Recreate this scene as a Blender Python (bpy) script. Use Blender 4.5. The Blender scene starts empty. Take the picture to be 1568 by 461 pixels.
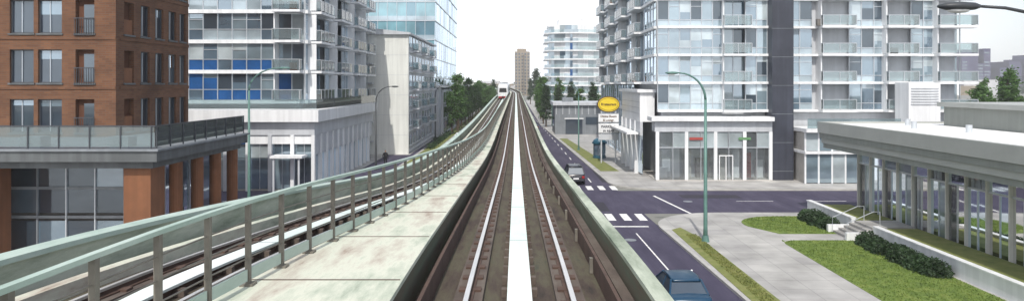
import bpy, math, random
from mathutils import Vector, Matrix
random.seed(7)
R=random.random
def U(a,b): return a+(b-a)*random.random()
C=bpy.context.scene.collection
H=9.5
# ---------------------------------------------------------------- materials
def nn(nt,t,**k):
    n=nt.nodes.new(t)
    for a,b in k.items(): setattr(n,a,b)
    return n
def ramp(nt,stops):
    r=nn(nt,'ShaderNodeValToRGB')
    e=r.color_ramp.elements
    while len(e)<len(stops): e.new(0.5)
    for i,(p,c) in enumerate(stops):
        e[i].position=p; e[i].color=(c[0],c[1],c[2],1)
    return r
def newmat(name):
    m=bpy.data.materials.new(name); m.use_nodes=True
    nt=m.node_tree; b=nt.nodes['Principled BSDF']
    return m,nt,b
def M(name,col,rough=0.7,var=0.25,scale=1.5,metal=0,bump=0.0,fine=20,stretch=(1,1,1),ior=1.45,streak=0):
    m,nt,b=newmat(name)
    tc=nn(nt,'ShaderNodeTexCoord'); mp=nn(nt,'ShaderNodeMapping'); mp.inputs['Scale'].default_value=stretch
    nt.links.new(tc.outputs['Object'],mp.inputs[0])
    a=nn(nt,'ShaderNodeTexNoise'); a.inputs['Scale'].default_value=scale; a.inputs['Detail'].default_value=8; a.inputs['Roughness'].default_value=0.65
    nt.links.new(mp.outputs[0],a.inputs['Vector'])
    lo=[c*(1-var) for c in col]; hi=[min(1,c*(1+var)) for c in col]
    r=ramp(nt,[(0.3,lo),(0.7,hi)])
    nt.links.new(a.outputs['Fac'],r.inputs[0])
    out=r.outputs[0]
    if streak:
        m2=nn(nt,'ShaderNodeMapping'); m2.inputs['Scale'].default_value=(2.2,2.2,0.12)
        nt.links.new(tc.outputs['Object'],m2.inputs[0])
        s=nn(nt,'ShaderNodeTexNoise'); s.inputs['Scale'].default_value=1.0; s.inputs['Detail'].default_value=6
        nt.links.new(m2.outputs[0],s.inputs['Vector'])
        r2=ramp(nt,[(0.4,(1-streak,)*3),(0.6,(1,1,1))]); nt.links.new(s.outputs['Fac'],r2.inputs[0])
        mx=nn(nt,'ShaderNodeMix',data_type='RGBA',blend_type='MULTIPLY'); mx.inputs[0].default_value=1
        nt.links.new(out,mx.inputs[6]); nt.links.new(r2.outputs[0],mx.inputs[7]); out=mx.outputs[2]
    nt.links.new(out,b.inputs['Base Color'])
    b.inputs['Roughness'].default_value=rough; b.inputs['Metallic'].default_value=metal; b.inputs['IOR'].default_value=ior
    if bump:
        f=nn(nt,'ShaderNodeTexNoise'); f.inputs['Scale'].default_value=fine; f.inputs['Detail'].default_value=4
        nt.links.new(mp.outputs[0],f.inputs['Vector'])
        bp=nn(nt,'ShaderNodeBump'); bp.inputs['Strength'].default_value=bump; bp.inputs['Distance'].default_value=0.05
        nt.links.new(f.outputs['Fac'],bp.inputs['Height']); nt.links.new(bp.outputs[0],b.inputs['Normal'])
    return m
def patchmat(name,cols,scale,rough=0.8,stretch=(1,1,1),bump=0.3):
    m,nt,b=newmat(name)
    tc=nn(nt,'ShaderNodeTexCoord'); mp=nn(nt,'ShaderNodeMapping'); mp.inputs['Scale'].default_value=stretch
    nt.links.new(tc.outputs['Object'],mp.inputs[0])
    a=nn(nt,'ShaderNodeTexNoise'); a.inputs['Scale'].default_value=scale; a.inputs['Detail'].default_value=10; a.inputs['Roughness'].default_value=0.7
    nt.links.new(mp.outputs[0],a.inputs['Vector'])
    k=len(cols); r=ramp(nt,[(0.28+0.44*i/(k-1),c) for i,c in enumerate(cols)])
    nt.links.new(a.outputs['Fac'],r.inputs[0]); nt.links.new(r.outputs[0],b.inputs['Base Color'])
    b.inputs['Roughness'].default_value=rough
    bp=nn(nt,'ShaderNodeBump'); bp.inputs['Strength'].default_value=bump; bp.inputs['Distance'].default_value=0.04
    nt.links.new(a.outputs['Fac'],bp.inputs['Height']); nt.links.new(bp.outputs[0],b.inputs['Normal'])
    return m
def glass(name,col,refl=0.35,rough=0.04,var=0.3,scale=0.35):
    m,nt,b=newmat(name)
    out=nt.nodes['Material Output']
    tc=nn(nt,'ShaderNodeTexCoord')
    a=nn(nt,'ShaderNodeTexNoise'); a.inputs['Scale'].default_value=scale; a.inputs['Detail'].default_value=5
    nt.links.new(tc.outputs['Object'],a.inputs['Vector'])
    r=ramp(nt,[(0.35,[c*(1-var) for c in col]),(0.65,[min(1,c*(1+var)) for c in col])])
    nt.links.new(a.outputs['Fac'],r.inputs[0]); nt.links.new(r.outputs[0],b.inputs['Base Color'])
    b.inputs['Roughness'].default_value=0.35
    g=nn(nt,'ShaderNodeBsdfGlossy'); g.inputs['Roughness'].default_value=rough; g.inputs['Color'].default_value=(0.78,0.89,0.98,1)
    lw=nn(nt,'ShaderNodeFresnel'); lw.inputs['IOR'].default_value=1.5
    ad=nn(nt,'ShaderNodeMath',operation='MULTIPLY_ADD'); ad.inputs[1].default_value=1.0; ad.inputs[2].default_value=refl
    ad.use_clamp=True
    nt.links.new(lw.outputs[0],ad.inputs[0])
    mx=nn(nt,'ShaderNodeMixShader'); nt.links.new(ad.outputs[0],mx.inputs[0]); nt.links.new(b.outputs[0],mx.inputs[1]); nt.links.new(g.outputs[0],mx.inputs[2])
    nt.links.new(mx.outputs[0],out.inputs[0])
    return m
def clear(name,tint,opac=0.25,refl=0.1):
    m,nt,b=newmat(name); out=nt.nodes['Material Output']
    t=nn(nt,'ShaderNodeBsdfTransparent'); t.inputs[0].default_value=(tint[0],tint[1],tint[2],1)
    b.inputs['Base Color'].default_value=(tint[0]*0.7,tint[1]*0.7,tint[2]*0.7,1); b.inputs['Roughness'].default_value=0.3
    g=nn(nt,'ShaderNodeBsdfGlossy'); g.inputs['Roughness'].default_value=0.03
    mx=nn(nt,'ShaderNodeMixShader'); mx.inputs[0].default_value=opac
    nt.links.new(t.outputs[0],mx.inputs[1]); nt.links.new(b.outputs[0],mx.inputs[2])
    lw=nn(nt,'ShaderNodeFresnel'); lw.inputs['IOR'].default_value=1.45
    ad=nn(nt,'ShaderNodeMath',operation='ADD'); ad.inputs[1].default_value=refl; ad.use_clamp=True
    nt.links.new(lw.outputs[0],ad.inputs[0])
    m2=nn(nt,'ShaderNodeMixShader'); nt.links.new(ad.outputs[0],m2.inputs[0]); nt.links.new(mx.outputs[0],m2.inputs[1]); nt.links.new(g.outputs[0],m2.inputs[2])
    nt.links.new(m2.outputs[0],out.inputs[0]); return m
def brickmat(name,c1,c2,mort,sx=4,w=0.5,h=0.16,flat=False):
    m,nt,b=newmat(name)
    tc=nn(nt,'ShaderNodeTexCoord'); sp=nn(nt,'ShaderNodeSeparateXYZ'); nt.links.new(tc.outputs['Object'],sp.inputs[0])
    cb=nn(nt,'ShaderNodeCombineXYZ')
    if flat:
        nt.links.new(sp.outputs[0],cb.inputs[0]); nt.links.new(sp.outputs[1],cb.inputs[1])
    else:
        ad=nn(nt,'ShaderNodeMath',operation='ADD'); nt.links.new(sp.outputs[0],ad.inputs[0]); nt.links.new(sp.outputs[1],ad.inputs[1])
        nt.links.new(ad.outputs[0],cb.inputs[0]); nt.links.new(sp.outputs[2],cb.inputs[1])
    bt=nn(nt,'ShaderNodeTexBrick'); bt.inputs['Scale'].default_value=1.0
    bt.inputs['Brick Width'].default_value=w; bt.inputs['Row Height'].default_value=h; bt.inputs['Mortar Size'].default_value=0.012
    bt.inputs['Color1'].default_value=(*c1,1); bt.inputs['Color2'].default_value=(*c2,1); bt.inputs['Mortar'].default_value=(*mort,1)
    if flat: bt.offset=0.0
    nt.links.new(cb.outputs[0],bt.inputs['Vector'])
    a=nn(nt,'ShaderNodeTexNoise'); a.inputs['Scale'].default_value=0.5; a.inputs['Detail'].default_value=8
    nt.links.new(tc.outputs['Object'],a.inputs['Vector'])
    r=ramp(nt,[(0.3,(0.68,)*3),(0.7,(1.12,)*3)]); nt.links.new(a.outputs['Fac'],r.inputs[0])
    mx=nn(nt,'ShaderNodeMix',data_type='RGBA',blend_type='MULTIPLY'); mx.inputs[0].default_value=1
    nt.links.new(bt.outputs['Color'],mx.inputs[6]); nt.links.new(r.outputs[0],mx.inputs[7])
    nt.links.new(mx.outputs[2],b.inputs['Base Color']); b.inputs['Roughness'].default_value=0.85
    return m
def leafmat(name,c,var=0.5,scale=0.8):
    m,nt,b=newmat(name); out=nt.nodes['Material Output']
    tc=nn(nt,'ShaderNodeTexCoord'); a=nn(nt,'ShaderNodeTexNoise'); a.inputs['Scale'].default_value=scale; a.inputs['Detail'].default_value=6
    nt.links.new(tc.outputs['Object'],a.inputs['Vector'])
    r=ramp(nt,[(0.3,[x*(1-var) for x in c]),(0.55,c),(0.72,[x*(1+var) for x in c])]); nt.links.new(a.outputs['Fac'],r.inputs[0])
    nt.links.new(r.outputs[0],b.inputs['Base Color']); b.inputs['Roughness'].default_value=0.6
    t=nn(nt,'ShaderNodeBsdfTranslucent'); nt.links.new(r.outputs[0],t.inputs[0])
    mx=nn(nt,'ShaderNodeMixShader'); mx.inputs[0].default_value=0.35
    nt.links.new(b.outputs[0],mx.inputs[1]); nt.links.new(t.outputs[0],mx.inputs[2]); nt.links.new(mx.outputs[0],out.inputs[0])
    return m
m_asph=patchmat('asphalt',[(0.028,0.023,0.050),(0.048,0.041,0.076),(0.082,0.072,0.112)],0.85,0.85,(1,0.16,1),0.15)
m_side=brickmat('sidewalk_concrete',(0.44,0.43,0.41),(0.38,0.37,0.36),(0.22,0.22,0.21),w=1.5,h=1.5,flat=True)
m_kerb=M('kerb_concrete',(0.42,0.41,0.39),0.85,0.15)
m_grass=patchmat('grass',[(0.06,0.10,0.015),(0.12,0.18,0.03),(0.19,0.23,0.055)],1.6,0.9,(1,1,1),0.5)
m_grassd=patchmat('grass_dry',[(0.09,0.12,0.03),(0.17,0.19,0.05),(0.24,0.23,0.09)],1.4,0.9,(1,1,1),0.5)
m_ground=patchmat('ground_soil',[(0.14,0.15,0.12),(0.2,0.2,0.18),(0.26,0.26,0.24)],0.05,0.95)
m_paint=M('road_paint',(0.74,0.74,0.72),0.7,0.3,3)
m_white=M('white_paint',(0.81,0.82,0.83),0.5,0.06,0.4,streak=0.12)
m_cwall=M('pale_render_wall',(0.76,0.77,0.73),0.8,0.07,0.2,streak=0.12)
m_lgrey=M('light_grey_panel',(0.54,0.56,0.59),0.5,0.1,0.5,streak=0.1)
m_grey=M('grey_panel',(0.22,0.24,0.26),0.5,0.15,0.5,streak=0.15)
m_dgrey=M('charcoal_panel',(0.05,0.055,0.075),0.45,0.2,0.6,streak=0.2)
m_mull=M('aluminium_mullion',(0.55,0.58,0.61),0.35,0.05,1,metal=0.4)
m_dmull=M('dark_mullion',(0.06,0.065,0.075),0.4,0.1)
m_blue=M('blue_spandrel',(0.02,0.085,0.24),0.25,0.25,0.6)
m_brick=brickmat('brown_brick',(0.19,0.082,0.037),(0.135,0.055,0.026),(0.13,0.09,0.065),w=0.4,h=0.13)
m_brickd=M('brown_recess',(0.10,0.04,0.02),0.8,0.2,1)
m_bcol=M('brown_column',(0.22,0.09,0.04),0.7,0.15,1,streak=0.2)
m_bslab=M('dark_fascia',(0.12,0.13,0.135),0.6,0.15,0.5,streak=0.25)
G_dark=glass('glass_dark',(0.03,0.045,0.062),0.10)
G_navy=glass('glass_navy',(0.02,0.03,0.047),0.06)
G_blue=glass('glass_bluegrey',(0.09,0.14,0.185),0.28)
G_mid=glass('glass_mid',(0.20,0.27,0.31),0.3)
G_pale=glass('glass_curtained',(0.43,0.49,0.51),0.22)
G_teal=glass('glass_teal',(0.14,0.31,0.35),0.22)
G_teal2=glass('glass_teal_dark',(0.08,0.19,0.24),0.22)
G_span=glass('glass_spandrel',(0.34,0.41,0.45),0.2)
G_pav=glass('glass_pavilion',(0.24,0.29,0.28),0.25)
G_rail=clear('balcony_glass',(0.76,0.87,0.89),0.2,0.10)
G_shop=clear('shop_glass',(0.8,0.86,0.88),0.12,0.12)
m_conc=patchmat('guideway_concrete',[(0.16,0.19,0.14),(0.42,0.46,0.37),(0.60,0.61,0.51),(0.47,0.43,0.36),(0.24,0.16,0.12)],1.1,0.8,(1.4,0.3,1),0.25)
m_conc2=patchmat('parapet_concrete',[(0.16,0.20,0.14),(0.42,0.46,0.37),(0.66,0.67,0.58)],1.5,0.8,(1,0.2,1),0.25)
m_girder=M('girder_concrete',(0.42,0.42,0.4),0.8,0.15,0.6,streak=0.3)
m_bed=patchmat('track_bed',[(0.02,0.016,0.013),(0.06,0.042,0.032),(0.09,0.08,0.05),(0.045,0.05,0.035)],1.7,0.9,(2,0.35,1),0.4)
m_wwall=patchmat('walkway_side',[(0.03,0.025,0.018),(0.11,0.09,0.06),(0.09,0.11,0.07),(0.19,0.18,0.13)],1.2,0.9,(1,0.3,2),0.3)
m_plinth=patchmat('track_plinth',[(0.05,0.038,0.032),(0.11,0.085,0.07),(0.16,0.14,0.115)],2,0.9,(1,0.3,1),0.4)
m_rail=M('rail_steel',(0.66,0.64,0.62),0.3,0.15,2,metal=0.6,stretch=(1,0.2,1))
m_railside=M('rail_rust',(0.09,0.055,0.042),0.8,0.3,3)
m_lim=patchmat('reaction_rail_aluminium',[(0.5,0.72,0.62),(0.72,0.80,0.76),(0.84,0.84,0.83)],0.5,0.4,(1,0.3,1),0.05)
m_post=M('post_metal',(0.17,0.155,0.13),0.6,0.3,3)
m_toprail=patchmat('handrail_green',[(0.26,0.36,0.30),(0.40,0.50,0.44),(0.55,0.62,0.56)],1.5,0.5,(1,0.3,1),0.1)
m_lampg=M('lamp_green_paint',(0.10,0.2,0.175),0.45,0.2,2)
m_lampd=M('lamp_dark_paint',(0.05,0.055,0.06),0.45,0.2,2)
m_lens=M('lamp_lens',(0.7,0.7,0.68),0.2,0.05)
m_leaf=leafmat('foliage_green',(0.085,0.18,0.04))
m_leafd=leafmat('foliage_dark',(0.04,0.08,0.03))
m_bark=M('bark',(0.09,0.065,0.045),0.9,0.3,6)
m_roofw=M('white_roof_membrane',(0.84,0.84,0.83),0.8,0.06,0.3)
m_fasc=M('metal_fascia',(0.24,0.255,0.235),0.5,0.1,0.5,streak=0.1)
m_fasc2=M('metal_fascia_light',(0.36,0.37,0.35),0.5,0.1,0.5)
m_fin=M('pavilion_fin',(0.55,0.54,0.5),0.5,0.1,0.5)
m_black=M('black_rubber',(0.02,0.02,0.022),0.7,0.2)
m_chrome=M('chrome',(0.6,0.6,0.6),0.2,0.05,metal=0.9)
m_carblue=M('car_paint_blue',(0.012,0.05,0.10),0.3,0.1,ior=1.5)
m_cardark=M('car_paint_dark',(0.02,0.022,0.03),0.25,0.1,ior=1.6)
m_red=M('tail_light_red',(0.3,0.015,0.015),0.25,0.1)
m_yel=M('sign_yellow',(0.74,0.55,0.03),0.45,0.08)
m_brn=M('sign_brown',(0.10,0.05,0.02),0.5,0.1)
m_tealb=M('kiosk_blue',(0.02,0.09,0.14),0.35,0.15)
m_brtower=M('tan_concrete',(0.27,0.22,0.16),0.8,0.12)
m_int=M('shop_interior',(0.45,0.43,0.4),0.8,0.2,0.6)
m_intd=M('interior_dark',(0.16,0.15,0.14),0.8,0.3,0.6)
m_cloth=M('dark_clothes',(0.012,0.012,0.015),0.9,0.2)
m_skin=M('skin',(0.45,0.28,0.2),0.6,0.05)
m_hair=M('hair',(0.03,0.02,0.015),0.7,0.1)
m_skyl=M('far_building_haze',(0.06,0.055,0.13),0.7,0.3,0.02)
m_farb=M('far_building_pale',(0.5,0.5,0.52),0.8,0.2,0.05)
m_sred=M('shop_red',(0.35,0.06,0.05),0.6,0.1); m_sgreen=M('shop_green',(0.12,0.25,0.12),0.6,0.1)

# ---------------------------------------------------------------- builders
class MB:
    def __init__(s): s.v=[];s.f=[];s.m=[];s.mats=[]
    def mi(s,m):
        if m not in s.mats: s.mats.append(m)
        return s.mats.index(m)
    def hexa(s,p,mat):
        b=len(s.v); s.v+=[tuple(q) for q in p]; k=s.mi(mat)
        for f in ((0,3,2,1),(4,5,6,7),(0,1,5,4),(1,2,6,5),(2,3,7,6),(3,0,4,7)):
            s.f.append(tuple(b+i for i in f)); s.m.append(k)
    def box(s,x0,x1,y0,y1,z0,z1,mat):
        s.hexa([(x0,y0,z0),(x1,y0,z0),(x1,y1,z0),(x0,y1,z0),(x0,y0,z1),(x1,y0,z1),(x1,y1,z1),(x0,y1,z1)],mat)
    def poly(s,pts,mat):
        b=len(s.v); s.v+=[tuple(q) for q in pts]; s.f.append(tuple(range(b,b+len(pts)))); s.m.append(s.mi(mat))
    def prism(s,pts,z0,z1,mat,side=None):
        n=len(pts); s.poly([(x,y,z1) for x,y in pts],mat)
        for i in range(n):
            a=pts[i];c=pts[(i+1)%n]; s.poly([(a[0],a[1],z0),(c[0],c[1],z0),(c[0],c[1],z1),(a[0],a[1],z1)],side or mat)
    def tube(s,pts,rad,mat,seg=8,cap=True,sq=None):
        pts=[Vector(p) for p in pts]; n=len(pts)
        if not isinstance(rad,(list,tuple)): rad=[rad]*n
        b=len(s.v);k=s.mi(mat)
        for i,p in enumerate(pts):
            t=(pts[min(i+1,n-1)]-pts[max(i-1,0)]).normalized()
            ref=Vector((0,0,1)) if abs(t.z)<0.9 else Vector((1,0,0))
            a=t.cross(ref).normalized(); c=a.cross(t)
            for j in range(seg):
                an=2*math.pi*(j+0.5)/seg
                s.v.append(tuple(p+a*math.cos(an)*rad[i]+c*math.sin(an)*rad[i]))
        for i in range(n-1):
            for j in range(seg):
                s.f.append((b+i*seg+j,b+i*seg+(j+1)%seg,b+(i+1)*seg+(j+1)%seg,b+(i+1)*seg+j)); s.m.append(k)
        if cap:
            s.f.append(tuple(b+j for j in range(seg))); s.m.append(k)
            s.f.append(tuple(b+(n-1)*seg+j for j in range(seg))); s.m.append(k)
    def sweep(s,secs,mat,closed=True,topmat=None):
        b=len(s.v);k=s.mi(mat); n=len(secs[0])
        for q in secs: s.v+=[tuple(p) for p in q]
        for i in range(len(secs)-1):
            for j in range(n if closed else n-1):
                s.f.append((b+i*n+j,b+(i+1)*n+j,b+(i+1)*n+(j+1)%n,b+i*n+(j+1)%n)); s.m.append(k)
        if closed:
            s.f.append(tuple(b+j for j in range(n))); s.m.append(k)
            e=b+(len(secs)-1)*n; s.f.append(tuple(e+j for j in range(n))); s.m.append(k)
    def ell(s,c,r,mat,nu=14,nv=8):
        secs=[]
        for i in range(nv+1):
            ph=math.pi*(0.02+0.96*i/nv)
            secs.append([(c[0]+r[0]*math.sin(ph)*math.cos(2*math.pi*j/nu),c[1]+r[1]*math.sin(ph)*math.sin(2*math.pi*j/nu),c[2]+r[2]*math.cos(ph)) for j in range(nu)])
        s.sweep(secs,mat)
    def obj(s,name,parent=None,smooth=False,recalc=True,bevel=0):
        me=bpy.data.meshes.new(name); me.from_pydata(s.v,[],s.f)
        for m in s.mats: me.materials.append(m)
        me.polygons.foreach_set('material_index',s.m)
        if smooth: me.polygons.foreach_set('use_smooth',[True]*len(s.f))
        me.update()
        if recalc:
            import bmesh
            bm=bmesh.new(); bm.from_mesh(me); bmesh.ops.recalc_face_normals(bm,faces=bm.faces); bm.to_mesh(me); bm.free()
        o=bpy.data.objects.new(name,me); C.objects.link(o)
        if bevel:
            w=o.modifiers.new('bev','BEVEL'); w.width=bevel; w.segments=2; w.limit_method='ANGLE'
        if parent: o.parent=parent
        return o
def empty(name,loc=(0,0,0)):
    e=bpy.data.objects.new(name,None); e.location=loc; C.objects.link(e); return e
class P:
    def __init__(s,name): s.name=name; s.parts={}
    def __getitem__(s,k): return s.parts.setdefault(k,MB())
    def done(s,loc=(0,0,0),smooth=(),nore=(),bevel={}):
        e=empty(s.name,loc)
        for k,mb in s.parts.items(): mb.obj(k,e,k in smooth,k not in nore,bevel.get(k,0))
        return e
def ob(mb,F,a0,a1,b0,b1,z0,z1,mat):
    p0,u,n=F
    def q(a,b,z): return (p0[0]+u[0]*a+n[0]*b,p0[1]+u[1]*a+n[1]*b,z)
    mb.hexa([q(a0,b0,z0),q(a1,b0,z0),q(a1,b1,z0),q(a0,b1,z0),q(a0,b0,z1),q(a1,b0,z1),q(a1,b1,z1),q(a0,b1,z1)],mat)
def pane(mb,F,a0,a1,b,z0,z1,mat,j=0.012):
    p0,u,n=F
    def q(a,z,bb): return (p0[0]+u[0]*a+n[0]*bb,p0[1]+u[1]*a+n[1]*bb,z)
    j1,j2=U(-j,j),U(-j,j)
    mb.poly([q(a0,z0,b-j1-j2),q(a1,z0,b+j1-j2),q(a1,z1,b+j1+j2),q(a0,z1,b-j1+j2)],mat)
def pick(ws):
    t=R()*sum(w for _,w in ws)
    for m,w in ws:
        t-=w
        if t<=0: return m
    return ws[-1][0]
def balcony(p,F,a0,a1,z,depth,slabm,posts=True):
    ob(p['balcony_slabs'],F,a0,a1,0.31,depth,z-0.12,z+0.10,slabm)
    g=p['balcony_glass']; r=p['balcony_rails']
    ob(g,F,a0+0.06,a1-0.06,depth-0.08,depth-0.05,z+0.2,z+1.1,G_rail)
    ob(g,F,a0+0.05,a0+0.08,0.35,depth-0.1,z+0.2,z+1.1,G_rail)
    ob(g,F,a1-0.08,a1-0.05,0.35,depth-0.1,z+0.2,z+1.1,G_rail)
    ob(r,F,a0+0.03,a1-0.03,depth-0.1,depth-0.03,z+1.1,z+1.16,m_mull)
    ob(r,F,a0+0.03,a0+0.09,0.32,depth-0.1,z+1.1,z+1.155,m_mull)
    ob(r,F,a1-0.09,a1-0.03,0.32,depth-0.1,z+1.1,z+1.155,m_mull)
    k=max(1,int((a1-a0)/1.3))
    for i in range(k+1):
        a=a0+0.05+(a1-a0-0.1)*i/k
        ob(r,F,a-0.025,a+0.025,depth-0.045,depth-0.005,z-0.1,z+1.13,m_mull)
def curtain(p,F,L,z0,nf,fh,bay,mix,slabm=m_white,proj=0.3,slabh=0.34,mull=m_mull,span=None,balc=(),bd=1.6,spanh=0.75,par=True,wsel=None):
    nb=max(1,round(L/bay)); bw=L/nb
    for k in range(nf):
        zb=z0+k*fh
        ob(p['floor_slabs'],F,0.0,L,-0.3,proj,zb-slabh/2,zb+slabh/2,slabm)
        gl=p['windows']; ml=p['mullions']
        zt=zb+fh-slabh/2; zl=zb+slabh/2
        for i in range(nb):
            a0=i*bw;a1=a0+bw
            isb=any(x<=(a0+a1)/2<=y for x,y in balc)
            sp=span(k,i) if span else None
            ws=(wsel(k,i) if wsel else None) or mix
            if isb:
                b=-0.5
                pane(gl,F,a0,a1,b,zl,zt,pick(ws))
                if R()<.15: ob(p['balcony_furniture'],F,a0+.2,a0+.8,.45,.85,zb+.12,zb+U(.6,.95),pick([(m_intd,1),(m_white,1),(m_bcol,1)]))
            else:
                b=0
                if sp is None: sp=pick([(G_span,3),(mix[0][0],1)])
                pane(gl,F,a0,a1,b,zl,zb+spanh,sp)
                if R()<0.45:
                    zz=zb+spanh+(zt-zb-spanh)*U(0.35,0.8)
                    pane(gl,F,a0,a1,b,zb+spanh,zz,pick(ws)); pane(gl,F,a0,a1,b,zz,zt,G_pale if R()<.5 else pick(ws))
                else: pane(gl,F,a0,a1,b,zb+spanh,zt,pick(ws))
                ob(ml,F,a0+0.04,a1-0.04,b-0.02,b+0.06,zb+spanh-0.03,zb+spanh+0.03,mull)
                if R()<0.3: ob(ml,F,a0+0.04,a1-0.04,b-0.02,b+0.055,zt-0.6,zt-0.55,mull)
            ob(ml,F,a0-0.035,a0+0.035,b-0.02,b+0.08,zl,zt,mull)
        ob(ml,F,L-0.07,L,-0.02,0.08,zl,zt,mull)
        for (x,y) in balc:
            balcony(p,F,x,y,zb,bd,slabm)
            ob(p['balcony_slabs'],F,x+0.02,x+0.14,-0.5,bd-0.5,zl+0.02,zt-0.02,slabm)
    if par: ob(p['floor_slabs'],F,0,L,-0.3,proj+0.02,z0+nf*fh-slabh/2,z0+nf*fh+1.0,slabm)

# ---------------------------------------------------------------- world / sun / camera
ts=Vector((-0.07,-0.62,0.74)).normalized()
w=bpy.data.worlds.new('World'); bpy.context.scene.world=w; w.use_nodes=True
nt=w.node_tree; bg=nt.nodes['Background']
sk=nn(nt,'ShaderNodeTexSky'); sk.sky_type='NISHITA'; sk.sun_disc=False
sk.sun_elevation=math.asin(ts.z); sk.sun_rotation=math.atan2(ts.x,ts.y); sk.dust_density=2.5; sk.air_density=1.0
tc=nn(nt,'ShaderNodeTexCoord'); sx=nn(nt,'ShaderNodeSeparateXYZ'); nt.links.new(tc.outputs['Generated'],sx.inputs[0])
mr=nn(nt,'ShaderNodeMapRange'); mr.inputs[1].default_value=0.0; mr.inputs[2].default_value=0.6; mr.inputs[3].default_value=1.0; mr.inputs[4].default_value=0.2
nt.links.new(sx.outputs[2],mr.inputs[0])
mp=nn(nt,'ShaderNodeMapping'); mp.inputs['Scale'].default_value=(1,1,3); nt.links.new(tc.outputs['Generated'],mp.inputs[0])
cl=nn(nt,'ShaderNodeTexNoise'); cl.inputs['Scale'].default_value=2.2; cl.inputs['Detail'].default_value=8; nt.links.new(mp.outputs[0],cl.inputs['Vector'])
cr=ramp(nt,[(0.42,(0,0,0)),(0.66,(0.8,0.8,0.8))]); nt.links.new(cl.outputs['Fac'],cr.inputs[0])
mxm=nn(nt,'ShaderNodeMath',operation='MAXIMUM'); nt.links.new(mr.outputs[0],mxm.inputs[0]); nt.links.new(cr.outputs[0],mxm.inputs[1])
er=nn(nt,'ShaderNodeMapRange'); er.inputs[1].default_value=0.42; er.inputs[2].default_value=0.62; er.inputs[3].default_value=1.0; er.inputs[4].default_value=0.45
nt.links.new(sx.outputs[0],er.inputs[0])
mm=nn(nt,'ShaderNodeMath',operation='MULTIPLY'); nt.links.new(mxm.outputs[0],mm.inputs[0]); nt.links.new(er.outputs[0],mm.inputs[1])
mix=nn(nt,'ShaderNodeMix',data_type='RGBA'); nt.links.new(mm.outputs[0],mix.inputs[0]); nt.links.new(sk.outputs[0],mix.inputs[6]); mix.inputs[7].default_value=(10.2,10.5,10.9,1)
nt.links.new(mix.outputs[2],bg.inputs[0]); bg.inputs[1].default_value=0.14
L=bpy.data.lights.new('sun','SUN'); L.energy=3.4; L.angle=math.radians(0.5); L.color=(1,0.96,0.89)
lo=bpy.data.objects.new('sun',L); lo.rotation_euler=ts.to_track_quat('Z','Y').to_euler(); C.objects.link(lo)
cam=bpy.data.cameras.new('camera'); cam.sensor_width=36; cam.lens=25.25; cam.shift_y=-0.0641; cam.shift_x=-0.0038; cam.clip_end=6000
co=bpy.data.objects.new('camera',cam); co.location=(0,0,H); co.rotation_euler=(math.radians(90),0,0); C.objects.link(co); bpy.context.scene.camera=co
bpy.context.scene.view_settings.view_transform='Standard'; bpy.context.scene.view_settings.look='None'
# thin summer haze lying over the whole city (real volume)
hz=bpy.data.materials.new('haze_volume'); hz.use_nodes=True; hn=hz.node_tree; hn.nodes.clear()
ho=hn.nodes.new('ShaderNodeOutputMaterial'); hv=hn.nodes.new('ShaderNodeVolumeScatter'); hv.inputs['Color'].default_value=(0.97,0.98,1,1); hv.inputs['Density'].default_value=0.00038; hv.inputs['Anisotropy'].default_value=0.0
hn.links.new(hv.outputs[0],ho.inputs['Volume'])
hb=MB(); hb.box(-900,900,-60,1000,-5,45,hz); hb.obj('haze')

# ---------------------------------------------------------------- ground & roads
def kx(d): return 11.0-0.031*min(d,170)
g=MB(); g.poly([(-3000,-500,0),(3000,-500,0),(3000,5000,0),(-3000,5000,0)],m_ground); g.obj('ground',recalc=False)
r=MB(); ds=[-40,0,20,40,60,80,100,130,170,220,300,420,600]
for a,b in zip(ds,ds[1:]): r.poly([(-11,a,.004),(kx(a)+.1,a,.004),(kx(b)+.1,b,.004),(-11,b,.004)],m_asph)
r.obj('main_road',recalc=False)
r=MB(); r.poly([(-200,53,.008),(200,53,.008),(200,64.4,.008),(-200,64.4,.008)],m_asph); r.obj('cross_road',recalc=False)
mk=MB()
def stripe(x0,x1,y0,y1,z=.013): mk.poly([(x0,y0,z),(x1,y0,z),(x1,y1,z),(x0,y1,z)],m_paint)
for y0 in range(6,46,1):
    x=8.35-0.014*y0
    mk.poly([(x-.045,y0,.012),(x+.045,y0,.012),(x+.031,y0+1,.012),(x-.059,y0+1,.012)],m_paint)
for i in range(22):
    y0=70+i*7; x=8.35-0.026*(y0-30)*0.6-.4
    stripe(x-.06,x+.06,y0,y0+3)
    x=4.6-0.012*y0; stripe(x-.06,x+.06,y0,y0+3)
for i in range(6):
    y0=8+i*7; x=5.1-0.012*y0; stripe(x-.06,x+.06,y0,y0+3)
for i in range(18):
    x=-9.5+i*1.1+.6
    if x<8.9: stripe(x,x+.55,50.3,52.9); stripe(x,x+.55,64.9,67.4)
stripe(2.6,8.9,48.0,48.35)
mk.poly([(11.7,61.5,.013),(11.9,61.5,.013),(13.0,53.1,.013),(12.8,53.1,.013)],m_paint)
for x0 in range(18,90,6): stripe(x0,x0+3,58.6,58.72)
for x0 in range(-90,-16,6): stripe(x0,x0+3,58.6,58.72)
mk.obj('road_markings',recalc=False)
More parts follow.
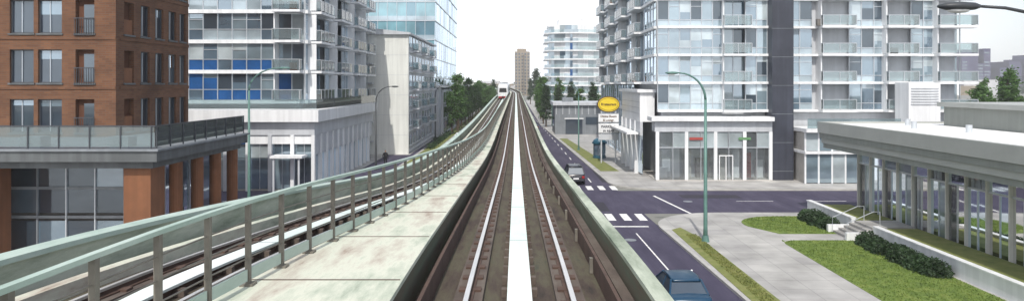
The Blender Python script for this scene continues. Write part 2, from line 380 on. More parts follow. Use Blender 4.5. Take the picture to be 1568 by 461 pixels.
# patched asphalt repairs
m_patch=patchmat('asphalt_repair',[(0.02,0.018,0.03),(0.034,0.031,0.046)],1.2,0.9)
pt=MB()
for x0,x1,y0,y1 in ((5.2,7.1,54,58.2),(8.4,9.2,70,79),(14,19,60.2,62),(3.8,5.4,38,41),(26,33,55,56.4)): pt.poly([(x0,y0,.0105),(x1,y0,.0105),(x1,y1,.0105),(x0,y1,.0105)],m_patch)
pt.obj('road_repair_patches',recalc=False)
def arc(cx,cy,r,a0,a1,n=10): return [(cx+r*math.cos(math.radians(a0+(a1-a0)*i/n)),cy+r*math.sin(math.radians(a0+(a1-a0)*i/n))) for i in range(n+1)]
s=MB()
s.prism([(kx(-30),-30)]+[(200,-30),(200,52.8)]+arc(kx(48)+5.2,47.6,5.2,90,180),0,.13,m_side,m_kerb)
s.prism([(kx(70)+0.0,70)]+arc(kx(70)+5,69.6,5,180,270)+[(200,64.6),(200,420),(kx(200),420),(kx(170),170),(kx(120),120)],0,.13,m_side,m_kerb)
s.prism([(-200,-30),(-11.2,-30)]+arc(-15.2,48.8,4,0,90)+[(-200,52.8)],0,.13,m_side,m_kerb)
s.prism([(-200,64.6)]+arc(-15.2,68.6,4,-90,0)+[(-11.2,420),(-200,420)],0,.13,m_side,m_kerb)
s.obj('sidewalk')
kb=MB(); kb.prism([(kx(-30)-.001,-30),(kx(-30)+.2,-30),(kx(46)+.2,46),(kx(46)-.001,46)],.0,.136,m_kerb)
kb.prism([(kx(75)-.001,75),(kx(75)+.2,75),(kx(170)+.2,170),(kx(170)-.001,170)],.0,.136,m_kerb); kb.obj('kerb')
gv=MB()
def gz(p,mat=m_grass,z=.15): gv.prism(p,.12,z,mat)
gz([(10.6,-20),(12.0,-20),(11.5,30),(11.3,44),(10.8,47.2),(10.1,46.5),(10.25,30)],m_grassd)
gz([(9.2,78),(11.2,78),(8.9,125),(7.6,125)],m_grassd)
gz([(-13.2,72),(-11.5,72),(-11.5,300),(-13.2,300)],m_grassd)
lawn1=[(21.3,45.2),(21.3,51.3)]+arc(18.2,48.3,2.9,90,195,10)+[(16.6,45.2)]
lawn2=[(15.9,12)]+[(21.3,12),(21.3,43.3)]+arc(16.9,42.3,1.0,90,180,6)
gz(lawn1); gz(lawn2)
gv.obj('grass')
sl=MB(); sl.poly([(-17.2,66,.134),(-13.6,66,.134),(-13.6,128,.134),(-14.2,128,.134),(-14.2,96,.134),(-17.2,96,.134)],m_asph); sl.obj('service_lane',recalc=False)
bl=MB()
for _ in range(22000):
    q=R()
    if q<.25: x,y,mt=U(15.6,21.3),U(45.3,51.2),m_grass
    elif q<.8: x,y,mt=U(15.95,21.25),U(26,43.2),m_grass
    else: x,y,mt=U(10.6,11.3),U(27,45),m_grassd
    if q<.25 and (x-18.2)**2+(y-48.3)**2>2.8**2 and x<18.2: continue
    h_=U(.03,.07); a_=U(0,3.14); dx,dy=.03*math.cos(a_),.03*math.sin(a_)
    bl.poly([(x-dx,y-dy,.15),(x+dx,y+dy,.15),(x+U(-.05,.05),y+U(-.05,.05),.15+h_)],mt)
bl.obj('grass_blades',recalc=False)
mh=MB()
for x,y in ((7.0,44),(4.6,58),(6.5,80),(14,58.5),(3.6,37)): mh.tube([(x,y,.009),(x,y,.018)],.38,m_grey,20)
mh.obj('manhole_covers')
# ---------------------------------------------------------------- guideway
def interp(pts,d):
    if d<=pts[0][0]: return pts[0][1]
    for (a,x),(b,y) in zip(pts,pts[1:]):
        if d<=b:
            t=(d-a)/(b-a); return x+(y-x)*t
    return pts[-1][1]
def smooth(pts,d):
    wn=2+d*0.07
    return sum(interp(pts,d+wn*k/4) for k in range(-4,5))/9
SAG=[(0,0),(9,0),(20,.45),(32,.98),(42,1.22),(55,1.15),(70,1.02),(120,.9),(224,.5),(270,-.3),(310,-2.2),(350,-3.9),(400,-4.8),(520,-5)]
LS=[(0,0),(13,0),(22,.25),(34,.75),(60,1.25),(90,1.15),(140,.5),(185,0),(500,0)]
def zr(d): return H-2.8-smooth(SAG,d)
def zl_(d): return zr(d)-smooth(LS,d)
def cx(d): return 0.05-(0.0019*(d-245)**2 if d>245 else 0)
XL=[(0,-5.6),(9,-5.25),(16,-4.75),(25,-4.25),(45,-3.6),(70,-3.3)]
def xl(d): return smooth(XL,d)
WL=[(0,-3.7),(8,-3.4),(12,-2.9),(16,-2.5),(25,-2.12),(45,-1.85)]
def wl(d): return smooth(WL,d)
st=[-6,-2,0,2,4,5,6,7,8,9,10,11,12,13.5,15,17,19,21,24,27,30,34,38,42,47,53,60,70,80,95,110,130,150,175,200,225,250,270,290,310,330,350,370,390,410,430,450,480,510]
def rect(x0f,x1f,z0,z1,mb,mat,zf=zr):
    secs=[]
    for d in st:
        a=x0f(d) if callable(x0f) else x0f; b=x1f(d) if callable(x1f) else x1f
        c=cx(d); z=zf(d); secs.append([(c+a,d,z+z0),(c+b,d,z+z0),(c+b,d,z+z1),(c+a,d,z+z1)])
    mb.sweep(secs,mat)
gw=P('elevated_guideway')
rect(lambda d:wl(d)-.12,1.72,-0.5,-0.22,gw['deck'],m_bed)
rect(lambda d:xl(d)-1.95,lambda d:wl(d)-.125,-0.501,-0.22,gw['left_deck'],m_bed,zl_)
secs=[[(cx(d)-1.3,d,zr(d)-0.5),(cx(d)+1.3,d,zr(d)-0.5),(cx(d)+.6,d,zr(d)-2.0),(cx(d)-.6,d,zr(d)-2.0)] for d in st]
gw['box_girder'].sweep(secs,m_girder)
secs=[[(cx(d)+xl(d)-1.3,d,zl_(d)-0.5),(cx(d)+xl(d)+1.3,d,zl_(d)-0.5),(cx(d)+xl(d)+.6,d,zl_(d)-2.0),(cx(d)+xl(d)-.6,d,zl_(d)-2.0)] for d in st]
gw['left_box_girder'].sweep(secs,m_girder)
rect(1.56,1.78,-0.7,.33,gw['right_parapet'],m_conc2)
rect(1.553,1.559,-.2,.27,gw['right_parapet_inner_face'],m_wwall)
rect(1.38,1.54,-.219,-.04,gw['cable_tray'],m_plinth)
rect(1.24,1.29,-.219,.10,gw['power_rail'],m_railside)
rect(-1.30,-1.25,-.219,.12,gw['power_rail'],m_railside)
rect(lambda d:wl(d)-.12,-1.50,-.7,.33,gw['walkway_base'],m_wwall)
rect(lambda d:wl(d)-.14,-1.47,.331,.39,gw['walkway'],m_conc)
rect(lambda d:xl(d)-2.12,lambda d:xl(d)-1.88,-.7,.40,gw['left_parapet'],m_conc2,zl_)
rect(lambda d:xl(d)-2.18,lambda d:xl(d)-1.82,.401,.48,gw['left_parapet_cap'],m_toprail,zl_)
rect(lambda d:xl(d)-1.6,lambda d:xl(d)-1.4,-.219,.0,gw['left_cable_tray'],m_conc,zl_)
for nm,f,zf in (('right_track',lambda d:0.0,zr),('left_track',xl,zl_)):
    for sgn in (-1,1):
        o=.7175*sgn
        rect(lambda d:f(d)+o-.2,lambda d:f(d)+o+.2,-.219,-.13,gw[nm+'_plinths'],m_plinth,zf)
        rect(lambda d:f(d)+o-.07,lambda d:f(d)+o+.07,-.129,-.105,gw[nm+'_rail_foot'],m_railside,zf)
        rect(lambda d:f(d)+o-.012,lambda d:f(d)+o+.012,-.105,-.04,gw[nm+'_rail_foot'],m_railside,zf)
        rect(lambda d:f(d)+o-.033,lambda d:f(d)+o+.033,-.04,0,gw[nm+'_rails'],m_rail,zf)
    rect(lambda d:f(d)-.17,lambda d:f(d)+.17,-.06,-.02,gw[nm+'_reaction_rail'],m_lim,zf)
    rect(lambda d:f(d)-.10,lambda d:f(d)+.10,-.219,-.06,gw[nm+'_reaction_rail_base'],m_railside,zf)
    y=3.0; n_=0
    while y<90:
        c=cx(y)+f(y); z=zf(y)
        for sgn in (-1,1):
            o=.7175*sgn
            gw[nm+'_fasteners'].box(c+o-.16,c+o+.16,y-.09,y+.09,z-.13,z-.095,m_railside)
        gw[nm+'_fasteners'].box(c-.26,c+.26,y-.06,y+.06,z-.215,z-.10,m_plinth)
        if n_%4==0:
            gw[nm+'_fasteners'].box(c+1.18,c+1.235,y-.05,y+.05,z-.21,z+.04,m_post)
        n_+=1; y+=.75
    y=4
    while y<80: gw[nm+'_reaction_rail_joints'].box(cx(y)+f(y)-.172,cx(y)+f(y)+.172,y-.012,y+.012,zf(y)-.03,zf(y)-.0175,m_grey); y+=5
y=6
while y<120:
    gw['walkway_joints'].box(cx(y)+wl(y)-.12,cx(y)-1.5,y-.015,y+.015,zr(y)+.37,zr(y)+.396,m_railside); y+=3.0
for d in range(-14,480,32):
    dd=d+18
    mx_=cx(dd)+xl(dd)*.5; zb_=zl_(dd)
    gw['piers'].tube([(mx_,dd,-.2),(mx_,dd,zb_-2.9)],.9,m_girder,20)
    gw['piers'].hexa([(mx_-1,dd-.9,zb_-2.9),(mx_+1,dd-.9,zb_-2.9),(mx_+1,dd+.9,zb_-2.9),(mx_-1,dd+.9,zb_-2.9),
      (mx_-2.6,dd-.9,zb_-2.05),(mx_+2.6,dd-.9,zb_-2.05),(mx_+2.6,dd+.9,zb_-2.05),(mx_-2.6,dd+.9,zb_-2.05)],m_girder)
    gw['piers'].box(cx(dd)-.5,cx(dd)+.5,dd-.6,dd+.6,zb_-2.05,zr(dd)-2.0,m_girder)
gw.done()
def railing(name,xf,base,top,y0,y1,sp,trw,growth=0.0):
    p=P(name); y=y0; yy=[]
    while y<y1: yy.append(y); y+=sp*(1+max(0,y-30)*growth)
    for a in yy:
        x=cx(a)+xf(a); z=zr(a)
        p['posts'].box(x-.028,x+.028,a-.035,a+.035,z+base,z+top,m_post)
        p['posts'].box(x-.08,x+.08,a-.08,a+.08,z+base,z+base+.03,m_post)
    for a,b in zip(yy,yy[1:]):
        xa,xb=cx(a)+xf(a),cx(b)+xf(b); za,zb=zr(a),zr(b)
        def seg(mb,z0,z1,hw,mat,e=0.0):
            mb.hexa([(xa-hw,a+e,za+z0),(xa+hw,a+e,za+z0),(xb+hw,b-e,zb+z0),(xb-hw,b-e,zb+z0),(xa-hw,a+e,za+z1),(xa+hw,a+e,za+z1),(xb+hw,b-e,zb+z1),(xb-hw,b-e,zb+z1)],mat)
        seg(p['top_rail'],top,top+trw,trw*.8,m_toprail)
        seg(p['kick_plate'],base+.06,base+.20,.012,m_toprail,.05)
        for k in (.33,.55,.78): seg(p['wires'],base+(top-base)*k,base+(top-base)*k+.014,.007,m_post,.046)
    p.done()
railing('walkway_railing',lambda d:wl(d)-.04,.39,1.38,4,230,.95,.045,.02)

# ---------------------------------------------------------------- train
tr=P('commuter_train')
def tsec(w,z0,z1,ch): return [(-w,z0),(w,z0),(w+.03,z0+1.3),(w-.1,z1-ch),(w-ch-.1,z1),(-w+ch+.1,z1),(-w+.1,z1-ch),(-w-.03,z0+1.3)]
y0=180.0
for car_ in range(3):
    yb=y0+car_*17.2
    L0=16.6
    ys=[0,.25,.8,1.6,L0] if car_==0 else [0,.1,.2,.3,L0]
    ws=[1.15,1.25,1.32,1.35,1.35] if car_==0 else [1.35]*5
    zt=[2.9,3.3,3.6,3.7,3.7] if car_==0 else [3.7]*5
    secs=[]
    for yy,ww,z1 in zip(ys,ws,zt):
        yw=yb+yy; c=cx(yw)+xl(yw); z=zr(yw)
        secs.append([(c+x,yw,z+zz) for x,zz in tsec(ww,.45,z1,.35)])
    tr['car_body'].sweep(secs,m_white)
    c=cx(yb+8)+xl(yb+8); z=zr(yb+8)
    for sx_ in (-1,1):
        tr['side_windows'].box(c+sx_*1.385-.01,c+sx_*1.385+.01,yb+2,yb+16,z+1.7,z+2.6,G_navy)
        tr['stripe'].box(c+sx_*1.395-.01,c+sx_*1.395+.01,yb+1,yb+16.4,z+.9,z+1.1,m_carblue)
    tr['underframe'].box(c-1.1,c+1.1,yb+1,yb+16,z+.05,z+.45,m_black)
    tr['roof_equipment'].box(c-.7,c+.7,yb+3,yb+14,z+3.7,z+3.95,m_grey)
c=cx(y0)+xl(y0); z=zr(y0)
tr['windscreen'].hexa([(c-.95,y0-.03,z+1.55),(c+.95,y0-.03,z+1.55),(c+.95,y0+.3,z+1.55),(c-.95,y0+.3,z+1.55),(c-.85,y0+.0,z+2.6),(c+.85,y0+.0,z+2.6),(c+.85,y0+.3,z+2.6),(c-.85,y0+.3,z+2.6)],m_black)
for q in (-.75,.75):
    tr['headlights'].tube([(c+q,y0-.05,z+1.0),(c+q,y0+.2,z+1.0)],.14,m_lens,12)
tr['coupler'].box(c-.2,c+.2,y0-.5,y0+.3,z+.35,z+.6,m_black)
tr['nose_skirt'].box(c-1.1,c+1.1,y0-.02,y0+.4,z+.12,z+.55,m_red)
tr.done()

# ---------------------------------------------------------------- building A brown brick
A=P('brown_brick_apartment_building')
fx=-23.4
def brickface(F,L,wins,z0,nf,fh,sill,wh):
    for k in range(nf):
        zb=z0+k*fh; zs=zb+sill; zt=zs+wh
        ob(A['brick_walls'],F,0,L,-.4,0,zb,zs,m_brick)
        ob(A['brick_walls'],F,0,L,-.4,0,zt,zb+fh,m_brick)
        a=0
        for (w0,w1,kind) in wins+[(L,L,'e')]:
            if w0>a: ob(A['brick_walls'],F,a,w0,-.4,0,zs,zt,m_brick)
            a=w1
            if kind=='e': break
            ob(A['window_sills'],F,w0-.08,w1+.08,-.05,.07,zs-.1,zs,m_bslab)
            if kind=='j':
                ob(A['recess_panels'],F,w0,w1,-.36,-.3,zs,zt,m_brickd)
                pane(A['windows'],F,w0+.35,w1-.15,-.27,zs+.05,zt-.25,G_dark)
                for i in range(9):
                    x=w0+(w1-w0)*i/8; ob(A['juliet_railings'],F,x-.012,x+.012,.1,.125,zs-.1,zs+.85,m_dmull)
                ob(A['juliet_railings'],F,w0-.05,w1+.05,.09,.14,zs+.85,zs+.9,m_dmull); ob(A['juliet_railings'],F,w0-.05,w1+.05,.09,.14,zs-.12,zs-.08,m_dmull)
            elif kind=='r':
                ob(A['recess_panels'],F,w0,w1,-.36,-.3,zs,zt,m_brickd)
                ob(A['recess_panels'],F,w0+.1,w1-.1,-.3,-.05,zs,zs+.9,m_bcol)
            else:
                pane(A['windows'],F,w0,w1,-.22,zs,zt,pick([(G_dark,4),(G_navy,4),(G_blue,.6)]))
                if R()<.4: pane(A['window_blinds'],F,w0+.06,w1-.06,-.195,zt-U(.3,.9),zt-.05,G_blue,.004)
                fr=A['window_frames']
                ob(fr,F,w0,w0+.06,-.24,-.14,zs,zt,m_dmull); ob(fr,F,w1-.06,w1,-.24,-.14,zs,zt,m_dmull)
                mid=w0+(w1-w0)*.45
                ob(fr,F,mid-.02,mid+.02,-.24,-.15,zs+.06,zt-.06,m_mull)
                ob(fr,F,w0+.06,w1-.06,-.24,-.14,zs,zs+.06,m_dmull); ob(fr,F,w0+.06,w1-.06,-.24,-.14,zt-.06,zt,m_dmull)
        ob(A['brick_bands'],F,0,L,0.001,.05,zb+fh-.12,zb+fh+.08,m_brick)
FA=((-60,42,0),(1,0,0),(0,-1,0)); LA=36.597
wins=[]
base=[(0,1.4,'w'),(1.65,3.05,'w'),(3.85,4.95,'j')]
for rep in range(5):
    off=LA-7.1-rep*7.1
    for q in base: wins.append((off+q[0]+.9,off+q[1]+.9,q[2]))
wins=sorted(w_ for w_ in wins if w_[0]>.2)
brickface(FA,LA,wins,6.45,4,2.9,.25,1.95)
FA2=((fx,42.403,0),(0,1,0),(1,0,0))
brickface(FA2,8.9,[(.5,1.6,'r'),(2.4,3.5,'w'),(4.2,5.3,'w'),(6.0,7.1,'w'),(7.6,8.5,'w')],6.45,4,2.9,.25,1.95)
A['corner_pier'].box(fx-.41,fx+.012,41.988,42.41,6.45,18.05,m_brick)
A['roof'].box(-60.2,fx+.2,41.8,51.4,18.1,18.5,m_bslab)
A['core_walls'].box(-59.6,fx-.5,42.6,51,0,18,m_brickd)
A['terrace_slab'].box(-62,-17.0,34,45.5,5.85,6.35,m_bslab)
A['terrace_slab'].box(-62.1,-16.9,33.9,45.6,6.351,6.45,m_grey)
A['terrace_slab'].box(-62,-17.4,34.4,45.4,5.5,5.849,m_bslab)
A['terrace_glass'].box(-60,-17.23,34.2,34.22,6.55,7.5,G_rail); A['terrace_glass'].box(-17.22,-17.2,34.25,45.4,6.55,7.5,G_rail)
A['terrace_rail'].box(-60,-17.15,34.17,34.24,7.5,7.56,m_dmull); A['terrace_rail'].box(-17.24,-17.17,34.26,45.4,7.5,7.555,m_dmull)
for i in range(30): A['terrace_rail'].box(-60+i*1.47,-59.95+i*1.47,34.14,34.19,6.45,7.5,m_dmull)
for i in range(9): A['terrace_rail'].box(-17.19,-17.14,34.3+i*1.37,34.35+i*1.37,6.45,7.5,m_dmull)
for i in range(7):
    x=-19-i*4.3; A['terrace_planters'].box(x-1,x,35.2,36,6.45,6.95,m_grey)
for x in (-18.9,-26.6,-34.3,-42): A['brick_piers'].box(x,x+1.3,34.6,36.0,0,5.5,m_bcol)
for y in (37.4,39.9,42.3,44.8): A['round_columns'].tube([(-17.7,y,0),(-17.7,y,5.5)],.33,m_bcol,16)
Fp=((-60,36.8,0),(1,0,0),(0,-1,0))
for i in range(28):
    a=i*1.48
    for zz0,zz1 in ((.5,2.55),(2.95,4.2),(4.25,5.5)): pane(A['shopfront_glass'],Fp,a,a+1.48,0,zz0,zz1,pick([(G_navy,4),(G_dark,3),(G_blue,2)]))
    ob(A['shopfront_mullions'],Fp,a-.03,a+.03,-.02,.1,.1,5.5,m_mull if i%3 else m_grey)
for zz in (.4,2.75,4.22): ob(A['shopfront_mullions'],Fp,0,41.5,-.02,.08,zz-.07,zz+.07,m_grey)
Fp2=((-18.8,36.9,0),(0,1,0),(1,0,0))
for i in range(6):
    a=i*1.45
    for zz0,zz1 in ((.4,2.6),(2.6,5.5)): pane(A['shopfront_glass'],Fp2,a,a+1.45,0,zz0,zz1,pick([(G_navy,4),(G_blue,2)]))
    ob(A['shopfront_mullions'],Fp2,a-.03,a+.03,-.02,.08,.1,5.5,m_mull)
A['core_walls'].box(-59,-19.2,37.2,45,0,5.4,m_intd)
A.done()

# ---------------------------------------------------------------- building B white/blue glass
B=P('glass_apartment_building')
mixB=[(G_blue,3),(G_mid,3),(G_dark,2.5),(G_pale,1)]
FB=((-44,67,0),(1,0,0),(0,-1,0))
def spB(k,i):
    if k in (0,1) and i>4: return m_blue if (i*7+k)%5 else G_blue
    return None
def wB(k,i):
    if k==0 and i>4: return [(m_blue,1.2),(G_blue,3),(G_dark,3),(G_mid,1)]
curtain(B,FB,24.3,7.9,6,2.8,1.35,mixB,span=spB,wsel=wB,spanh=1.15,balc=((21.6,24.2),),bd=1.2)
FB2=((-19.7,67,0),(0,1,0),(1,0,0))
curtain(B,FB2,28,7.9,6,2.8,1.75,mixB,balc=((1,6.2),(9,14.2),(17,22),(23.5,27.5)),bd=1.3)
B['core_walls'].box(-43.6,-20.3,67.6,94.6,0,25.5,m_lgrey)
B['podium_roof'].box(-46,-17.5,63.6,90.6,6.2,7.25,m_white)
B['podium_walls'].box(-46,-18.0,64.2,90.5,5.0,6.2,m_lgrey)
FBp=((-46,64.4,0),(1,0,0),(0,-1,0))
for i in range(14):
    a=i*2.0
    ob(B['podium_columns'],FBp,a-.16,a+.16,-.1,.25,0,5.0,m_white if i%2 else m_lgrey)
    for zz0,zz1 in ((.15,2.9),(2.95,4.2)): pane(B['podium_glass'],FBp,a+.16,a+1.84,-.15,zz0,zz1,pick([(G_mid,3),(G_pale,2),(G_blue,3),(G_dark,2)]))
    ob(B['podium_mullions'],FBp,a+.98,a+1.02,-.14,-.08,.15,4.2,m_mull)
    if 6<i<11: ob(B['blue_panels'],FBp,a+.16,a+1.84,-.1,.1,4.2,4.95,m_blue)
    else: ob(B['podium_columns'],FBp,a+.16,a+1.84,-.1,.08,4.2,4.95,m_white)
ob(B['entrance'],FBp,24.6,27.4,.3,2.0,3.1,3.3,m_white)
for a in (24.8,27.0): ob(B['entrance'],FBp,a,a+.15,1.7,1.85,.13,3.1,m_lgrey)
FBq=((-18.2,64.4,0),(0,1,0),(1,0,0))
for i in range(12):
    a=i*2.17
    ob(B['podium_columns'],FBq,a-.2,a+.2,-.1,.2,0,5.0,m_white)
    pane(B['podium_glass'],FBq,a+.2,a+1.97,-.1,.15,3.2,pick([(G_mid,3),(G_pale,1),(G_blue,2),(G_dark,2)]))
    ob(B['podium_columns'],FBq,a+.2,a+1.97,-.1,.1,3.2,5.0,m_lgrey)
B['core_walls'].box(-45,-18.8,65,90.4,0,5,m_int)
B['roof_railing_glass'].box(-45.8,-17.7,63.75,63.78,7.35,8.2,G_rail)
B['roof_railing_glass'].box(-17.72,-17.69,63.8,90.5,7.35,8.2,G_rail)
B.done()

# ---------------------------------------------------------------- building C pale wall
Cb=P('pale_concrete_apartment_building')
Cb['end_wall'].box(-34,-14.5,97,97.5,0,16.6,m_cwall)
Cb['side_wall'].box(-34,-14.6,97.5,128,0,16.55,m_lgrey)
for i in range(5): Cb['wall_joints'].box(-34,-14.49,96.985,96.999,2.7+2.7*i,2.73+2.7*i,m_lgrey)
secs=[]
for y in (96.6,128.3):
    top=[(-35+ i*(20.8)/14, 17.7-1.2*((i/14)**2.2)) for i in range(15)]
    secs.append([(x,y,z) for x,z in top]+[(-14.2,y,16.25),(-22,y,16.25),(-35,y,17.2)])
Cb['curved_roof'].sweep(secs,m_lgrey)
FC=((-14.6,97.6,0),(0,1,0),(1,0,0))
for k in range(6):
    zb=.5+k*2.7
    for i in range(9):
        a=1+i*3.3
        if a+2.2>30: break
        if zb+2.2<16.3: pane(Cb['windows'],FC,a,a+1.9,.015,zb+.7,zb+2.2,pick(mixB),.004)
        ob(Cb['window_frames'],FC,a+.9,a+.97,0.001,.06,zb+.7,zb+2.2,m_white)
        ob(Cb['window_frames'],FC,a-.1,a+2.0,0.001,.12,zb+.6,zb+.69,m_white)
        if i%3==1 and k>0: balcony(Cb,((-14.9,97.6,0),(0,1,0),(1,0,0)),a-.2,a+2.6,zb+.2,1.2,m_lgrey)
    ob(Cb['floor_bands'],FC,0.001,30.2,0.001,.1,zb-.1,zb+.12,m_white)
for k in range(6): Cb['corner_balconies'].box(-20.6,-19.2,96.0,96.98,1.8+k*2.6,2.0+k*2.6,m_lgrey)
Cb.done()
# ---------------------------------------------------------------- tower D teal glass
D=P('teal_glass_office_tower')
x0,x1,ya,yb=-62,-15.6,136,186
nf=16; fh=3.6
for k in range(nf):
    z0=k*fh; z1=z0+fh
    f0=.02*max(0,z0-9); f1=.02*max(0,z1-9)
    A1=x1+f0;B1=x1+f1
    nb=26
    for i in range(nb):
        a=x0+(A1-x0)*i/nb;b=x0+(A1-x0)*(i+1)/nb; a2=x0+(B1-x0)*i/nb;b2=x0+(B1-x0)*(i+1)/nb
        j=U(-.02,.02)
        D['windows'].poly([(a,ya+j,z0+.9),(b,ya-j,z0+.9),(b2,ya-j,z1-.08),(a2,ya+j,z1-.08)],pick([(G_teal,5),(G_teal2,2),(G_mid,.4)]))
        D['spandrels'].poly([(a,ya,z0+.08),(b,ya,z0+.08),(b,ya,z0+.9),(a,ya,z0+.9)],G_span)
        D['mullions'].box(a-.04,a+.04,ya-.1,ya,z0+.08,z1-.08,m_mull)
    for i in range(24):
        a=ya+(yb-ya)*i/24;b=ya+(yb-ya)*(i+1)/24; j=U(-.02,.02)
        D['windows'].poly([(A1+j,a,z0+.08),(A1-j,b,z0+.08),(B1-j,b,z1-.08),(B1+j,a,z1-.08)],pick([(G_teal,3),(G_teal2,4)]))
    D['floor_bands'].box(x0,A1+.12,ya-.14,yb,z0-.08,z0+.08,m_mull)
    D['core_walls'].box(x0+.5,A1-.5,ya+.5,yb-.5,z0+.08,z1-.08,m_grey)
D['roof'].box(-62,-14.6,135.8,186.2,57.6,58.6,m_mull)
D.done()
Dp=P('lowrise_shop_building')
Dp['walls'].box(-32,-14.0,129.5,134.5,0,9,m_lgrey)
Dp['walls'].box(-15.55,-13.6,134.6,215,0,8.6,m_lgrey)
FD=((-13.6,134.6,0),(0,1,0),(1,0,0))
for k in range(3):
    for i in range(24):
        a=.6+i*3.3
        pane(Dp['windows'],FD,a,a+2.4,.02,.5+k*2.8,2.5+k*2.8,pick(mixB),.005); ob(Dp['window_frames'],FD,a-.1,a+2.5,0.001,.1,.38+k*2.8,.49+k*2.8,m_white)
Dp['roof'].box(-33,-13.3,129.2,215.2,9.0,9.4,m_white)
Dp.done()

# ---------------------------------------------------------------- right tower E
mixE=[(G_mid,4),(G_blue,3),(G_pale,2.2),(G_dark,1.2)]
E=P('glass_condo_tower')
FE=((14.2,72,0),(1,0,0),(0,-1,0))
curtain(E,FE,11.0,6.9,9,2.78,1.1,mixE,balc=((6.4,9.2),),bd=1.0,proj=.32,slabh=.24)
FEl=((14.2,119,0),(0,-1,0),(-1,0,0))
curtain(E,FEl,46.6,9.7,8,2.78,1.7,mixE,balc=((1,7),(12,18),(23,29),(34,39)),bd=1.05,proj=.3,slabh=.26)
curtain(E,FEl,33,0.2,3,3.15,2.2,[(G_mid,3),(G_blue,3),(G_pale,1),(G_dark,2)],proj=.2,slabh=.4,par=False)
E['core_walls'].box(14.8,44.4,72.7,118.5,0,31,m_lgrey)
E['charcoal_fin'].box(25.2,27.3,70.6,73,0,33,m_dgrey)
for k in range(11): E['fin_joints'].box(25.18,27.32,70.58,70.599,2.8*k+1,2.8*k+1.04,m_grey)
FE2=((27.3,72.3,0),(1,0,0),(0,-1,0))
curtain(E,FE2,17.4,6.9,9,2.78,1.2,[(G_blue,4),(G_mid,3),(G_dark,3),(G_pale,1)],balc=((3,6.4),(9.5,12.6),(14.6,18.4)),bd=1.4,proj=.32,slabh=.24)
E['podium_walls'].box(12.7,14.2,73.6,86,5.7,8.7,m_white)
E['podium_walls'].box(12.4,14.3,73.3,86.4,8.701,9.0,m_white)
FEp=((12.7,86,0),(0,-1,0),(-1,0,0))
for i in range(4):
    a=i*3.1
    ob(E['podium_columns'],FEp,a,a+.45,-.3,.1,0,5.7,m_white)
    pane(E['shop_windows'],FEp,a+.45,a+3.1,-.3,.3,4.3,pick([(G_mid,2),(G_pale,1),(G_blue,2)])); ob(E['podium_columns'],FEp,a+.45,a+3.1,-.3,0,4.3,5.7,m_lgrey)
for zz in (6.5,7.1,7.7): ob(E['podium_grooves'],FEp,0,12.3,.001,.03,zz,zz+.05,m_lgrey)
ob(E['canopies'],FEp,0,12.2,.12,1.3,4.4,4.6,m_white)
E['podium_roof'].box(13.2,25.15,69.8,72.2,5.95,6.35,m_white)
E['podium_walls'].box(13.6,25.1,70.3,71.9,4.9,5.95,m_lgrey)
E['shop_floor'].box(13.7,25.1,70.2,78,0.13,.2,m_int)
FR=((13.7,70.4,0),(1,0,0),(0,-1,0))
for a in (0,2.85,5.7,8.55,11.1): ob(E['podium_columns'],FR,a,a+.32,-.2,.1,.13,4.9,m_white)
for i in range(8):
    a=.32+i*1.37; pane(E['shop_glazing'],FR,a,a+1.3,-.02,.2,3.3,G_shop,.004); pane(E['shop_glazing'],FR,a,a+1.3,-.02,3.4,4.85,G_shop if R()<.4 else G_pale,.004)
    ob(E['shop_mullions'],FR,a-.03,a+.03,-.05,.05,.2,4.9,m_mull)
ob(E['shop_mullions'],FR,0,11.3,-.05,.06,3.3,3.4,m_mull)
ob(E['shop_door'],FR,6.2,6.28,.0,.07,.2,2.6,m_white); ob(E['shop_door'],FR,7.5,7.58,.0,.07,.2,2.6,m_white); ob(E['shop_door'],FR,6.28,7.5,0,.07,2.5,2.6,m_white); ob(E['shop_door'],FR,6.85,6.92,0,.07,.2,2.5,m_white)
ob(E['shop_signs'],FR,3.3,4.6,.07,.12,4.1,4.35,m_sred); ob(E['shop_signs'],FR,8.1,9.3,.07,.12,4.1,4.35,m_sgreen)
for i in range(9): E['shop_interior_partitions'].box(14.5+i*1.2,15.2+i*1.2,72.05,72.6,.2,U(1.2,3.2),pick([(m_int,3),(m_white,2),(m_sred,.3),(m_intd,1.5)]))
E['podium_roof'].box(27.35,36.5,67.6,72.0,5.0,5.35,m_white)
E['podium_roof'].box(27.35,36.3,67.9,72.0,2.95,3.2,m_white)
FQ=((27.4,68.2,0),(1,0,0),(0,-1,0))
for i in range(7):
    a=i*1.27
    ob(E['podium_columns'],FQ,a,a+.14,-.1,.08,.13,5.0,m_white)
    pane(E['shop_windows'],FQ,a+.14,a+1.27,0,.2,2.9,pick([(G_mid,3),(G_pale,2),(G_dark,2)])); pane(E['shop_windows'],FQ,a+.14,a+1.27,0,3.25,4.95,pick([(G_mid,3),(G_pale,2),(G_blue,2)]))
E['core_walls'].box(27.6,36.2,68.5,71.9,.13,4.9,m_int)
E['terrace_rail_glass'].box(27.5,36.3,67.7,67.73,5.4,6.3,G_rail)
E['vent_stack'].box(37.2,40.2,68,70.5,0,9.7,m_white)
for i in range(7): E['vent_stack'].box(37.4,40.0,67.93,67.999,7.6+i*.25,7.7+i*.25,m_lgrey)
E.done()

